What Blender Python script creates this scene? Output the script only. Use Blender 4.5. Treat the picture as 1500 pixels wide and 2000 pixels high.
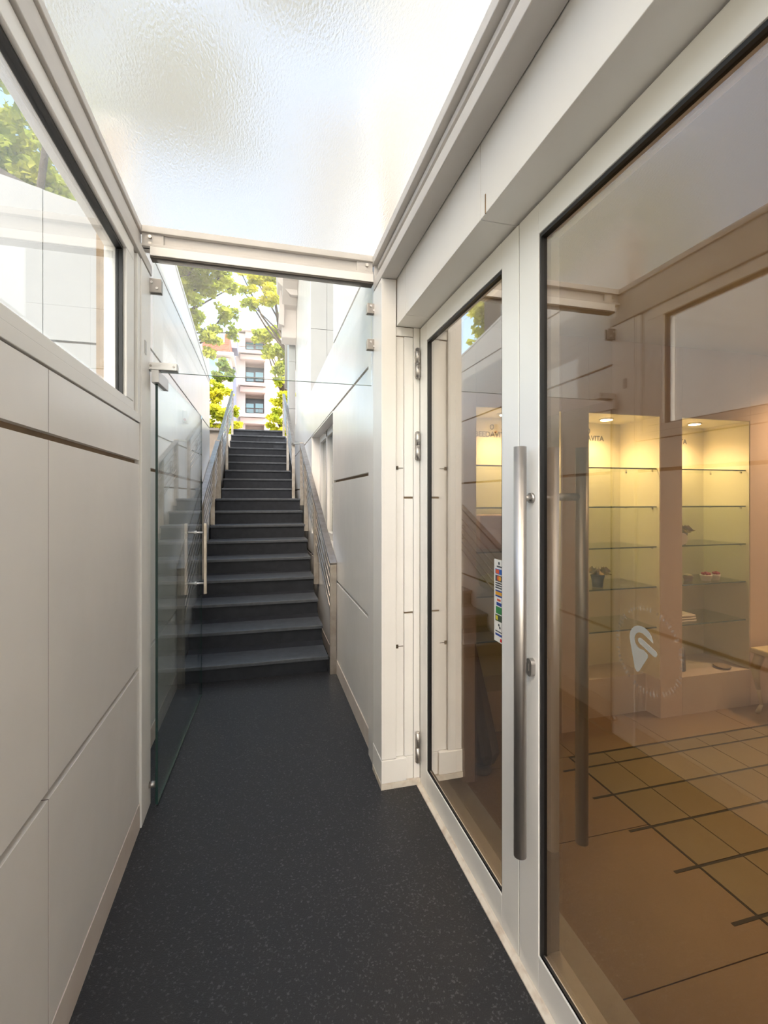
import bpy, bmesh, math, random
from mathutils import Vector, Matrix
random.seed(7)
S = bpy.context.scene
for o in list(bpy.data.objects): bpy.data.objects.remove(o)
COL = S.collection
PI = math.pi
# ------------------------------------------------------------------ camera
H = 1.45; F = 910.0; HY = 972.0; YAW = math.atan2(.2549, .967)
cd = bpy.data.cameras.new('camera'); cam = bpy.data.objects.new('camera', cd); COL.objects.link(cam)
cd.sensor_fit = 'HORIZONTAL'; cd.sensor_width = 36; cd.lens = 36*F/1500
cd.shift_y = -28/1500; cd.clip_start = .02; cd.clip_end = 400
cam.location = (0, 0, H); cam.rotation_euler = (PI/2, 0, -YAW); S.camera = cam
SN, CS = math.sin(YAW), math.cos(YAW)
def B(px, py, Y):                     # the point seen at that pixel at distance Y down the corridor
    a = (px-750)/F; dx = SN+CS*a; dy = CS-SN*a; t = Y/dy
    return Vector((dx*t, Y, H+(HY-py)/F*t))
# ------------------------------------------------------------------ world, sun, exposure
w = bpy.data.worlds.new('sky'); S.world = w; w.use_nodes = True
nt = w.node_tree; bg = nt.nodes['Background']
sky = nt.nodes.new('ShaderNodeTexSky'); sky.sky_type = 'NISHITA'; sky.sun_disc = False
sky.sun_elevation = math.radians(52); sky.sun_rotation = math.radians(200); sky.dust_density = 2.5; sky.air_density = 1.0; sky.ozone_density = 1.0
wm = nt.nodes.new('ShaderNodeMix'); wm.data_type = 'RGBA'; wm.blend_type = 'MULTIPLY'; wm.inputs[0].default_value = 1; wm.inputs[7].default_value = (1.07, 1.0, .87, 1)
nt.links.new(sky.outputs[0], wm.inputs[6]); nt.links.new(wm.outputs[2], bg.inputs[0]); bg.inputs[1].default_value = .30
sl = bpy.data.lights.new('sun', 'SUN'); sl.energy = 4.0; sl.angle = math.radians(1.0); sl.color = (1, .95, .86)
sun = bpy.data.objects.new('sun', sl); COL.objects.link(sun)
sun.rotation_euler = Vector((-.60, .42, -.95)).to_track_quat('-Z', 'Y').to_euler(); sun.location = (5, -6, 20)
S.view_settings.view_transform = 'Standard'; S.view_settings.look = 'None'
S.view_settings.gamma = 1; S.view_settings.use_curve_mapping = False
S.view_settings.exposure = 1.34
# ------------------------------------------------------------------ materials
M = {}
def mat(name, col, rough=.5, metal=0, spec=.5, bump=None, noise=None, emit=None, coat=0):
    m = bpy.data.materials.new(name); m.use_nodes = True; n = m.node_tree; p = n.nodes['Principled BSDF']
    p.inputs['Base Color'].default_value = (*col, 1); p.inputs['Roughness'].default_value = rough
    p.inputs['Metallic'].default_value = metal; p.inputs['Specular IOR Level'].default_value = spec
    p.inputs['Coat Weight'].default_value = coat
    if emit: p.inputs['Emission Color'].default_value = (*emit[0], 1); p.inputs['Emission Strength'].default_value = emit[1]
    tc = n.nodes.new('ShaderNodeTexCoord')
    if noise:                                     # (scale, second colour, contrast low, high, detail, stretch)
        t = n.nodes.new('ShaderNodeTexNoise'); t.inputs['Scale'].default_value = noise[0]; t.inputs['Detail'].default_value = noise[4] if len(noise) > 4 else 4
        if len(noise) > 5:
            mp = n.nodes.new('ShaderNodeMapping'); mp.inputs['Scale'].default_value = noise[5]
            n.links.new(tc.outputs['Object'], mp.inputs[0]); n.links.new(mp.outputs[0], t.inputs[0])
        else: n.links.new(tc.outputs['Object'], t.inputs[0])
        r = n.nodes.new('ShaderNodeMapRange'); r.inputs[1].default_value = noise[2]; r.inputs[2].default_value = noise[3]
        mx = n.nodes.new('ShaderNodeMix'); mx.data_type = 'RGBA'
        mx.inputs[6].default_value = (*col, 1); mx.inputs[7].default_value = (*noise[1], 1)
        n.links.new(t.outputs[0], r.inputs[0]); n.links.new(r.outputs[0], mx.inputs[0]); n.links.new(mx.outputs[2], p.inputs['Base Color'])
    if bump:                                      # (scale, strength, distance)
        t = n.nodes.new('ShaderNodeTexNoise'); t.inputs['Scale'].default_value = bump[0]; t.inputs['Detail'].default_value = 3
        n.links.new(tc.outputs['Object'], t.inputs[0])
        b = n.nodes.new('ShaderNodeBump'); b.inputs['Strength'].default_value = bump[1]; b.inputs['Distance'].default_value = bump[2]
        n.links.new(t.outputs[0], b.inputs['Height']); n.links.new(b.outputs[0], p.inputs['Normal'])
    M[name] = m; return m
mat('panel', (.87, .845, .81), .22, bump=(2.2, .25, .02), noise=(1.6, (.84, .815, .78), .4, .7))
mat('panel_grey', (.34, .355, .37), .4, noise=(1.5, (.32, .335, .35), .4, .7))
mat('skirting', (.72, .65, .59), .4, noise=(5, (.64, .56, .50), .4, .7))
mat('groove', (.27, .19, .115), .85, noise=(9, (.19, .135, .085), .35, .7))
mat('frame', (.85, .835, .80), .33, noise=(3, (.82, .80, .765), .4, .7))
mat('beam', (.60, .57, .535), .45, noise=(4, (.57, .54, .505), .4, .7))
mat('grime', (.66, .61, .53), .55, noise=(22, (.45, .36, .28), .5, .8))
mat('gasket', (.012, .012, .013), .45)
mat('joint', (.10, .085, .07), .7)
mat('screw_hole', (.06, .04, .02), .6)
mat('steel', (.50, .475, .45), .42, 1, bump=(180, .05, .001))
mat('steel_rail', (.48, .44, .40), .36, 1, noise=(14, (.38, .33, .28), .4, .7))
mat('steel_dark', (.34, .32, .30), .35, 1)
mat('alu', (.62, .61, .60), .4, .85)
mat('carpet', (.019, .019, .021), .5, spec=.45, noise=(120, (.085, .085, .088), .58, .74, 2), bump=(260, .35, .004))
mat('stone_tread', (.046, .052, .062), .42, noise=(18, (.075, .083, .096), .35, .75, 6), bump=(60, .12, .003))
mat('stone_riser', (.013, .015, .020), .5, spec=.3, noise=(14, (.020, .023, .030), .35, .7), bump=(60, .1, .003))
mat('tile_inside', (.29, .235, .14), .35, noise=(3.5, (.24, .185, .105), .3, .7, 5))
mat('tile_large', (.31, .215, .13), .42, noise=(2.2, (.26, .18, .105), .3, .7, 5))
mat('tape', (.03, .026, .02), .6)
mat('grout', (.20, .16, .11), .8)
mat('sill', (.50, .47, .43), .45, noise=(6, (.44, .41, .37), .4, .7))
mat('plaster', (.74, .62, .53), .6, noise=(2, (.70, .575, .485), .4, .7))
mat('plinth', (.70, .62, .54), .5, noise=(3, (.66, .57, .49), .4, .7))
mat('niche', (.80, .76, .58), .45)
mat('ceiling_paint', (.55, .50, .45), .7)
mat('lamp', (1, .9, .7), .4, emit=((1, .72, .38), 30))
mat('strip_lamp', (1, .8, .5), .4, emit=((1, .62, .28), 3.0))
mat('print_dark', (.06, .07, .08), .5)
mat('paper', (.82, .80, .74), .6)
mat('leaf_dry', (.42, .34, .18), .7, noise=(30, (.20, .20, .10), .4, .6))
mat('pot_dark', (.03, .04, .04), .5)
mat('white_ceramic', (.75, .70, .62), .3)
mat('berry', (.35, .03, .03), .5)
mat('wicker', (.36, .29, .20), .7, bump=(80, .5, .01))
mat('cloth_dark', (.20, .18, .16), .75, bump=(50, .3, .01))
mat('cream_wood', (.62, .53, .36), .5)
mat('pavement', (.42, .39, .36), .8, noise=(6, (.35, .33, .30), .4, .7))
mat('facade_pink', (.56, .45, .41), .7, noise=(1.2, (.53, .42, .38), .4, .7))
mat('facade_pale', (.62, .55, .52), .7, noise=(1.0, (.58, .51, .48), .4, .7))
mat('facade_grey_blue', (.20, .22, .30), .7)  # even grey-blue of the slab beside the brick house
mat('brick_red', (.50, .13, .08), .8, noise=(3, (.40, .10, .06), .4, .6))
mat('window_dark', (.05, .06, .08), .3)
mat('window_blue', (.10, .32, .42), .06, spec=1.0)
mat('iron', (.06, .05, .05), .5)
mat('bark', (.10, .075, .055), .85, bump=(20, .6, .05))
mat('stone_beige', (.52, .46, .40), .75, noise=(8, (.45, .39, .33), .4, .7))
mat('pipe', (.44, .42, .38), .5)
def leafmat(name, c1, c2):
    m = bpy.data.materials.new(name); m.use_nodes = True; n = m.node_tree; n.nodes.clear()
    o = n.nodes.new('ShaderNodeOutputMaterial'); mx = n.nodes.new('ShaderNodeMixShader'); d = n.nodes.new('ShaderNodeBsdfDiffuse'); t = n.nodes.new('ShaderNodeBsdfTranslucent')
    g = n.nodes.new('ShaderNodeTexNoise'); g.inputs['Scale'].default_value = 1.3; tc = n.nodes.new('ShaderNodeTexCoord'); n.links.new(tc.outputs['Object'], g.inputs[0])
    r = n.nodes.new('ShaderNodeMapRange'); r.inputs[1].default_value = .38; r.inputs[2].default_value = .62; n.links.new(g.outputs[0], r.inputs[0])
    c = n.nodes.new('ShaderNodeMix'); c.data_type = 'RGBA'; c.inputs[6].default_value = (*c1, 1); c.inputs[7].default_value = (*c2, 1)
    n.links.new(r.outputs[0], c.inputs[0]); n.links.new(c.outputs[2], d.inputs[0]); n.links.new(c.outputs[2], t.inputs[0])
    mx.inputs[0].default_value = .5; n.links.new(d.outputs[0], mx.inputs[1]); n.links.new(t.outputs[0], mx.inputs[2]); n.links.new(mx.outputs[0], o.inputs[0]); M[name] = m
leafmat('leaf_green', (.34, .40, .06), (.62, .62, .10)); leafmat('leaf_bright', (.42, .48, .06), (.72, .68, .08)); leafmat('leaf_deep', (.16, .24, .06), (.34, .40, .08))
def glass(name, tint, k=1.0, rough=0.0, haze=0):
    m = bpy.data.materials.new(name); m.use_nodes = True; n = m.node_tree; n.nodes.clear()
    o = n.nodes.new('ShaderNodeOutputMaterial'); mx = n.nodes.new('ShaderNodeMixShader'); tr = n.nodes.new('ShaderNodeBsdfTransparent'); g = n.nodes.new('ShaderNodeBsdfGlossy')
    tr.inputs[0].default_value = (*tint, 1); g.inputs['Roughness'].default_value = rough; g.inputs[0].default_value = (1, 1, 1, 1)
    # same reflectance seen from either side of the sheet
    ge = n.nodes.new('ShaderNodeLayerWeight'); ge.inputs[0].default_value = .5
    pw = n.nodes.new('ShaderNodeMath'); pw.operation = 'POWER'; pw.inputs[1].default_value = 3.6; n.links.new(ge.outputs['Facing'], pw.inputs[0])
    ma = n.nodes.new('ShaderNodeMath'); ma.operation = 'MULTIPLY_ADD'; ma.inputs[1].default_value = .75*k; ma.inputs[2].default_value = .045*k; ma.use_clamp = True
    n.links.new(pw.outputs[0], ma.inputs[0]); n.links.new(ma.outputs[0], mx.inputs[0])
    n.links.new(tr.outputs[0], mx.inputs[1]); n.links.new(g.outputs[0], mx.inputs[2]); n.links.new(mx.outputs[0], o.inputs[0]); M[name] = m
glass('glass_door', (.84, .79, .72), 2.5); glass('glass_clear', (.97, .985, .975), .75); glass('glass_window', (.93, .95, .95), .8); glass('glass_shelf', (.90, .95, .90), .8)
glass('glass_swing', (.93, .96, .95), 1.0)
mat('glass_edge', (.02, .05, .045), .15)
mat('edge_pale', (.35, .42, .40), .3)
mat('shelf_edge', (.10, .16, .13), .2)
def frosted():
    m = bpy.data.materials.new('glass_frosted'); m.use_nodes = True; n = m.node_tree; n.nodes.clear()
    o = n.nodes.new('ShaderNodeOutputMaterial'); mx = n.nodes.new('ShaderNodeMixShader'); t = n.nodes.new('ShaderNodeBsdfTranslucent'); r = n.nodes.new('ShaderNodeBsdfRefraction')
    t.inputs[0].default_value = (.57, .565, .54, 1); r.inputs[0].default_value = (.74, .74, .72, 1); r.inputs['IOR'].default_value = 1.12; r.inputs['Roughness'].default_value = .09
    tc = n.nodes.new('ShaderNodeTexCoord'); ns = n.nodes.new('ShaderNodeTexNoise'); ns.inputs['Scale'].default_value = 85; ns.inputs['Detail'].default_value = 3
    mp = n.nodes.new('ShaderNodeMapping'); mp.inputs['Scale'].default_value = (1.8, .8, 1); mp.inputs['Rotation'].default_value = (0, 0, .7)
    n.links.new(tc.outputs['Object'], mp.inputs[0]); n.links.new(mp.outputs[0], ns.inputs[0])
    b = n.nodes.new('ShaderNodeBump'); b.inputs['Strength'].default_value = 1.0; b.inputs['Distance'].default_value = .006; n.links.new(ns.outputs[0], b.inputs['Height'])
    n.links.new(b.outputs[0], r.inputs['Normal']); mx.inputs[0].default_value = .55
    g = n.nodes.new('ShaderNodeBsdfGlossy'); g.inputs['Roughness'].default_value = .2; m2 = n.nodes.new('ShaderNodeMixShader'); m2.inputs[0].default_value = .05
    n.links.new(b.outputs[0], g.inputs['Normal'])
    n.links.new(t.outputs[0], mx.inputs[1]); n.links.new(r.outputs[0], mx.inputs[2]); n.links.new(mx.outputs[0], m2.inputs[1]); n.links.new(g.outputs[0], m2.inputs[2]); n.links.new(m2.outputs[0], o.inputs[0]); M['glass_frosted'] = m
frosted()
def decal(name, col, a):
    m = bpy.data.materials.new(name); m.use_nodes = True; n = m.node_tree; p = n.nodes['Principled BSDF']
    p.inputs['Base Color'].default_value = (*col, 1); p.inputs['Alpha'].default_value = a; p.inputs['Roughness'].default_value = .6; M[name] = m
decal('frost_decal', (.50, .52, .49), .42); decal('frost_faint', (.62, .64, .60), .14)
# ------------------------------------------------------------------ builders
WL = {}                                            # world position of each parent's origin
def nb(): return bmesh.new()
def box(bm, x0, x1, y0, y1, z0, z1):
    if x0 > x1: x0, x1 = x1, x0
    if y0 > y1: y0, y1 = y1, y0
    if z0 > z1: z0, z1 = z1, z0
    v = [bm.verts.new(c) for c in ((x0,y0,z0),(x1,y0,z0),(x1,y1,z0),(x0,y1,z0),(x0,y0,z1),(x1,y0,z1),(x1,y1,z1),(x0,y1,z1))]
    for f in ((0,3,2,1),(4,5,6,7),(0,1,5,4),(1,2,6,5),(2,3,7,6),(3,0,4,7)): bm.faces.new([v[i] for i in f])
    return bm
def prism(bm, pts, axis, a, b):                    # polygon pts in the plane across axis, extruded a..b
    def P(p, c):
        return (c, p[0], p[1]) if axis == 'x' else ((p[0], c, p[1]) if axis == 'y' else (p[0], p[1], c))
    v0 = [bm.verts.new(P(p, a)) for p in pts]; v1 = [bm.verts.new(P(p, b)) for p in pts]
    n = len(pts); bm.faces.new(v0); bm.faces.new(v1[::-1])
    for i in range(n): bm.faces.new((v0[i], v0[(i+1) % n], v1[(i+1) % n], v1[i]))
    bmesh.ops.recalc_face_normals(bm, faces=bm.faces); return bm
def tube(bm, p0, p1, r, seg=14, r1=None):
    p0, p1 = Vector(p0), Vector(p1); d = (p1-p0).normalized()
    u = d.orthogonal().normalized(); v = d.cross(u); r1 = r if r1 is None else r1
    A = [bm.verts.new(p0+(u*math.cos(2*PI*i/seg)+v*math.sin(2*PI*i/seg))*r) for i in range(seg)]
    C = [bm.verts.new(p1+(u*math.cos(2*PI*i/seg)+v*math.sin(2*PI*i/seg))*r1) for i in range(seg)]
    bm.faces.new(A[::-1]); bm.faces.new(C)
    for i in range(seg):
        f = bm.faces.new((A[i], A[(i+1) % seg], C[(i+1) % seg], C[i])); f.smooth = True
    return bm
def path(bm, pts, r, seg=8):
    for a, b in zip(pts, pts[1:]): tube(bm, a, b, r, seg)
    return bm
def beam(bm, p0, p1, wx, hz):                      # flat bar in the YZ plane
    p0, p1 = Vector(p0), Vector(p1); d = (p1-p0).normalized(); s = Vector((1,0,0)); u = s.cross(d).normalized()
    vs = []
    for p in (p0, p1):
        for a, b in ((-1,-1),(1,-1),(1,1),(-1,1)): vs.append(bm.verts.new(p+s*(a*wx/2)+u*(b*hz/2)))
    for f in ((0,1,2,3),(7,6,5,4),(0,4,5,1),(1,5,6,2),(2,6,7,3),(3,7,4,0)): bm.faces.new([vs[i] for i in f])
    bmesh.ops.recalc_face_normals(bm, faces=bm.faces); return bm
def lathe(bm, c, prof, seg=24):
    rings = [[bm.verts.new((c[0]+r*math.cos(2*PI*i/seg), c[1]+r*math.sin(2*PI*i/seg), c[2]+z)) for i in range(seg)] for r, z in prof]
    for a, b in zip(rings, rings[1:]):
        for i in range(seg):
            f = bm.faces.new((a[i], a[(i+1) % seg], b[(i+1) % seg], b[i])); f.smooth = True
    bm.faces.new(rings[0][::-1]); bm.faces.new(rings[-1]); return bm
def O(name, bm, m, parent=None, kind=None, label=None, cat=None, group=None, bev=0):
    me = bpy.data.meshes.new(name)
    if parent is not None: w0 = WL[parent.name]
    else:
        xs = [v.co for v in bm.verts]
        w0 = Vector(((min(v.x for v in xs)+max(v.x for v in xs))/2, (min(v.y for v in xs)+max(v.y for v in xs))/2, min(v.z for v in xs)))
    bmesh.ops.translate(bm, verts=bm.verts, vec=-w0); bm.to_mesh(me); bm.free()
    o = bpy.data.objects.new(name, me); COL.objects.link(o)
    for x in (m if isinstance(m, (list, tuple)) else [m]): me.materials.append(M[x])
    if parent is not None: o.parent = parent
    else: o.location = w0
    WL[o.name] = w0.copy()
    if bev:
        b = o.modifiers.new('bevel', 'BEVEL'); b.width = bev; b.segments = 2; b.limit_method = 'ANGLE'; b.harden_normals = False
    tag(o, label, cat, group, kind); return o
def tag(o, label=None, cat=None, group=None, kind=None):
    for k, v in (('label', label), ('category', cat), ('group', group), ('kind', kind)):
        if v: o[k] = v
    return o
def E(name, loc, label=None, cat=None, group=None, kind=None):
    o = bpy.data.objects.new(name, None); COL.objects.link(o); o.location = loc; o.empty_display_size = .1
    WL[o.name] = Vector(loc); return tag(o, label, cat, group, kind)
def bx(name, d, m, parent=None, **k): return O(name, box(nb(), *d), m, parent, **k)
def text_mesh(name, s, size, m, parent, origin, rot, depth=.0006):
    cu = bpy.data.curves.new(name, 'FONT'); cu.body = s; cu.size = size; cu.align_x = 'CENTER'; cu.extrude = depth; cu.offset = .0012
    t = bpy.data.objects.new(name+'_tmp', cu); COL.objects.link(t)
    dg = bpy.context.evaluated_depsgraph_get(); me = bpy.data.meshes.new_from_object(t.evaluated_get(dg))
    bpy.data.objects.remove(t)
    me.transform(Matrix.Translation(Vector(origin)-WL[parent.name]) @ rot); me.materials.clear(); me.materials.append(M[m])
    o = bpy.data.objects.new(name, me); COL.objects.link(o); o.parent = parent; WL[o.name] = WL[parent.name]; return o

# ================================================================== FLOOR OF THE PASSAGE
XL, XR = -.515, .779
fl = bx('floor', (-.75, .80, -2.3, 4.3, -.12, 0), 'carpet', kind='structure')
# ================================================================== LEFT WALL
wl = bx('wall_left', (-.60, XL-.02, -2.3, 2.245, 0, 1.775), 'groove', kind='structure')
ys = [-2.3, -1.50, -.555, .394, 1.343, 2.240]
for z0, z1 in ((.115, .694), (.717, 1.594), (1.613, 1.772)):
    for a, b in zip(ys, ys[1:]):
        bx('panel', (XL-.02, XL, a+.0016, b-.0016, z0, z1), 'panel', wl, bev=.0005)
for z0, z1 in ((.115, .694), (.717, 1.594), (1.613, 1.772)):
    for b in ys[1:-1]: bx('joint_seal', (XL-.018, XL-.0006, b-.0016, b+.0016, z0, z1), 'joint', wl)
bb = bx('baseboard_left', (-.60, XL+.002, -2.3, 2.240, 0, .113), 'skirting', kind='structure')
# sill + window
w1 = E('window_1', (-.55, 0, 1.775), kind='structure')
bx('window_sill', (-.60, XL+.004, -2.3, 2.245, 1.777, 1.815), 'frame', w1, bev=.002)
fr = nb(); box(fr, -.60, XL-.002, -2.3, 2.16, 1.817, 1.852); box(fr, -.60, XL-.002, -2.3, 2.16, 2.445, 2.505); box(fr, -.60, XL-.002, 2.055, 2.16, 1.853, 2.444); box(fr, -.60, XL-.01, 2.162, 2.20, 1.817, 2.505)
O('window_frame', fr, 'frame', w1, bev=.003)
gk = nb(); box(gk, -.556, -.530, 2.043, 2.054, 1.853, 2.444); box(gk, -.556, -.530, -2.3, 2.043, 2.433, 2.444); box(gk, -.556, -.530, -2.3, 2.043, 1.853, 1.858)
O('gasket', gk, 'gasket', w1)
bx('pane', (-.548, -.542, -2.3, 2.043, 1.858, 2.433), 'glass_window', w1)
# corner post left
cp = E('trim_1', (-.55, 2.33, 0), kind='structure')
bx('post_face', (-.62, -.507, 2.247, 2.42, 0, 2.50), 'frame', cp, bev=.003)
bx('post_strip', (-.60, -.512, 2.203, 2.245, 1.777, 2.50), 'frame', cp, bev=.002)
# left beam (channel) under the glass roof
lb = nb(); box(lb, -.62, -.505, -2.3, 2.44, 2.507, 2.555); box(lb, -.62, -.553, -2.3, 2.44, 2.555, 2.70); box(lb, -.62, -.562, -2.3, 2.44, 2.70, 2.708); box(lb, -.62, -.543, -2.3, 2.44, 2.702, 2.733)
O('trim_2', lb, 'beam', kind='structure', bev=.003)
# ================================================================== RIGHT SIDE : beams, lintel, return
rb = nb(); box(rb, .575, .655, -2.3, 2.40, 2.543, 2.595); box(rb, .612, .655, -2.3, 2.40, 2.595, 2.66); box(rb, .598, .655, -2.3, 2.40, 2.66, 2.685); box(rb, .574, .655, -2.3, 2.44, 2.69, 2.733)
O('trim_3', rb, 'beam', kind='structure', bev=.003)
ln = E('trim_4', (.75, 0, 2.31), kind='structure')
for a, b in ((-2.3, 1.322), (1.325, 2.098), (2.1, 2.25)):
    bx('lintel_panel', (.658, .86, a, b, 2.312, 2.735), 'frame', ln, bev=.0015)
bx('lintel_crack', (.6565, .66, 1.285, 1.290, 2.312, 2.37), 'groove', ln)
rt = E('trim_5', (.68, 2.3, 0), kind='structure')
bx('post_face', (.578, .653, 2.24, 2.42, .145, 2.541), 'frame', rt, bev=.002)
bx('strip', (.655, .697, 2.256, 2.40, .145, 2.262), 'frame', rt, bev=.001)
z = .145
for z1 in (.863, 1.445, 2.262):
    bx('cover_strip', (.699, .745, 2.248, 2.40, z, z1), 'frame', rt, bev=.001); z = z1+.010
bx('backing', (.655, .86, 2.262, 2.40, .03, 2.31), 'groove', rt)
bx('head_piece', (.655, .745, 2.25, 2.40, 2.266, 2.31), 'frame', rt, bev=.001)
bx('base_plate', (.576, .706, 2.234, 2.30, .03, .143), 'frame', rt, bev=.002)
bx('base_filler', (.708, .745, 2.246, 2.30, .03, .143), 'frame', rt, bev=.001)
bx('base_side', (.576, .60, 2.30, 2.42, .03, .143), 'frame', rt, bev=.002)
bx('plinth_strip', (.574, .779, 2.232, 2.42, 0, .029), 'grime', rt, bev=.001)
bx('corner_jamb', (.747, .779, 2.243, 2.40, .03, 2.31), 'frame', rt, bev=.001)
for zz in (1.60, .70):
    h = nb(); box(h, .657, .668, 2.250, 2.257, zz-.009, zz+.009); box(h, .668, .694, 2.254, 2.257, zz-.002, zz+.001); O('screw_hole', h, 'screw_hole', rt)
# ------------------------------------------------------------------ the white double glazed doors
def leaf(n, y0, y1, hinge):
    d = E('door_%d' % n, (.8, (y0+y1)/2, 0), kind='structure')
    ya, yb = y0+.116, y1-.105
    if n == 1: ya, yb = y0+.106, y1-.098
    fr = nb()
    box(fr, XR, .85, y0+.0015, ya, .012, 2.305); box(fr, XR, .85, yb, y1-.0015, .012, 2.305)
    O('stile', fr, 'frame', d, bev=.002)
    fr = nb(); box(fr, XR, .85, ya, yb, .012, .118); box(fr, XR, .85, ya, yb, 2.216, 2.305)
    O('rail', fr, 'frame', d, bev=.002)
    g = nb(); e = .008
    box(g, XR+.004, .802, ya, ya+e, .119, 2.215); box(g, XR+.004, .802, yb-e, yb, .119, 2.215); box(g, XR+.004, .802, ya+e, yb-e, 2.205, 2.215); box(g, XR+.004, XR+.012, ya+e, yb-e, .119, .126)
    O('gasket', g, 'gasket', d)
    bx('glazing_bead', (XR+.004, XR+.0135, ya+.01, yb-.01, .119, .1255), 'alu', d)
    bx('pane', (.793, .799, ya+e, yb-e, .127, 2.205), 'glass_door', d)
    if hinge:
        for a, b in ((2.053, 2.20), (1.642, 1.78), (.117, .265)):
            m_ = (a+b)/2; h = nb(); tube(h, (.764, 2.230, a), (.764, 2.230, m_-.002), .0125); tube(h, (.764, 2.230, m_+.002), (.764, 2.230, b), .0125); tube(h, (.764, 2.230, a-.004), (.764, 2.230, b+.004), .008)
            box(h, .752, .776, 2.230, 2.246, a+.01, b-.01); O('hinge', h, 'steel', d)
    return d
d1 = leaf(1, 1.302, 2.240, True); d2 = leaf(2, .34, 1.300, False)
mj = bx('joint_strip', (XR+.004, .84, 1.2995, 1.3045, .012, 2.305), 'joint', d2)
bx('door_5', (XR, .85, -2.3, .335, 0, 2.31), 'frame', kind='structure')   # fixed side panel out of view
# handles
h = nb(); tube(h, (.738, 1.226, .395), (.738, 1.226, 1.60), .0185, 28); hd = O('door_handle', h, 'steel', d2, label='long round brushed steel pull bar')
h = nb(); tube(h, (.738, 1.226, 1.449), (XR, 1.226, 1.449), .0095, 18); tube(h, (.770, 1.226, 1.449), (XR+.0015, 1.226, 1.449), .0155, 20); O('standoff', h, 'steel', hd)
h = nb()
pts = []
for i in range(20):
    a = 2*PI*i/20; pts.append((1.224+.0145*math.cos(a), .948+.0145*math.sin(a)+(.012 if math.sin(a) > 0 else -.012)))
prism(h, pts, 'x', .765, XR); prism(h, [(1.2225, .938), (1.2255, .938), (1.2255, .958), (1.2225, .958)], 'x', .7635, .766)
O('lock_cylinder', h, 'steel', d2)
h = nb(); tube(h, (.936, 1.208, .41), (.936, 1.208, 1.60), .0185, 28); hi = O('door_handle', h, 'steel', d2, label='matching steel pull bar on the inner side')
h = nb(); tube(h, (.936, 1.208, 1.452), (.85, 1.208, 1.452), .0115, 18); O('standoff', h, 'steel', hi)
# outer threshold
th = nb(); prism(th, [(.757, 0), (.80, 0), (.80, .012), (.772, .012), (.757, .005)], 'y', -2.3, 2.232); O('trim_6', th, 'grime', kind='structure')
# payment sticker on the narrow leaf
st = E('payment_sticker', (.80, 1.445, .95), 'tall white sticker of card payment logos on narrow door glass', 'sticker')
bx('sheet', (.7905, .7925, 1.409, 1.482, .952, 1.236), 'paper', st)
for c, nm in (((.02, .12, .45), 'a'), ((.65, .10, .03), 'b'), ((.75, .35, .03), 'c'), ((.03, .07, .30), 'd'), ((.03, .22, .06), 'e'), ((.05, .08, .05), 'f'), ((.65, .02, .02), 'g'), ((.70, .60, .05), 'h')): mat('ink_'+nm, c, .5)
def patch(y0, y1, z0, z1, m, name='card_logo', dx=0): return bx(name, (.7895-dx, .7905-dx, y0, y1, z0, z1), m, st)
ya, yb = 1.419, 1.472
patch(ya, yb, 1.186, 1.204, 'ink_a'); patch(ya+.026, yb-.003, 1.188, 1.202, 'ink_b', dx=.0004); patch(ya+.002, ya+.022, 1.188, 1.202, 'ink_a', dx=.0004)
patch(ya, yb, 1.161, 1.182, 'print_dark')
h = nb(); tube(h, (.7895, 1.451, 1.172), (.789, 1.451, 1.172), .0085, 16); O('card_logo', h, 'ink_b', st); h = nb(); tube(h, (.7893, 1.440, 1.172), (.7887, 1.440, 1.172), .0085, 16); O('card_logo', h, 'ink_c', st)
for zz in (1.155, 1.147, 1.139): patch(ya, yb, zz-.0022, zz+.0022, 'print_dark')
patch(ya, yb, 1.126, 1.131, 'ink_d'); patch(ya+.01, yb, 1.114, 1.125, 'ink_c'); patch(ya, yb, 1.108, 1.113, 'ink_d')
patch(ya+.018, yb-.012, 1.094, 1.101, 'ink_b'); patch(ya+.012, yb-.008, 1.078, 1.089, 'ink_d'); patch(ya+.008, yb-.004, 1.050, 1.074, 'ink_e'); patch(ya, yb, 1.024, 1.046, 'ink_f'); patch(yb-.018, yb-.003, 1.028, 1.042, 'ink_h', dx=.0004)
h = nb(); tube(h, (.7895, 1.447, 1.012), (.789, 1.447, 1.012), .005, 6); tube(h, (.7895, 1.440, 1.004), (.789, 1.440, 1.004), .005, 6); O('recycling_mark', h, 'print_dark', st)
patch(ya, yb, .987, .990, 'print_dark', 'print_line'); patch(ya, yb, .974, .981, 'ink_d', 'print_line'); patch(ya-.005, ya+.02, .957, .967, 'ink_g', 'red_corner')
h = nb(); tube(h, (.7895, 1.446, 1.224), (.789, 1.446, 1.224), .006, 6); O('header_mark', h, 'print_dark', st); patch(1.430, 1.462, 1.210, 1.215, 'print_dark', 'print_line')
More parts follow.
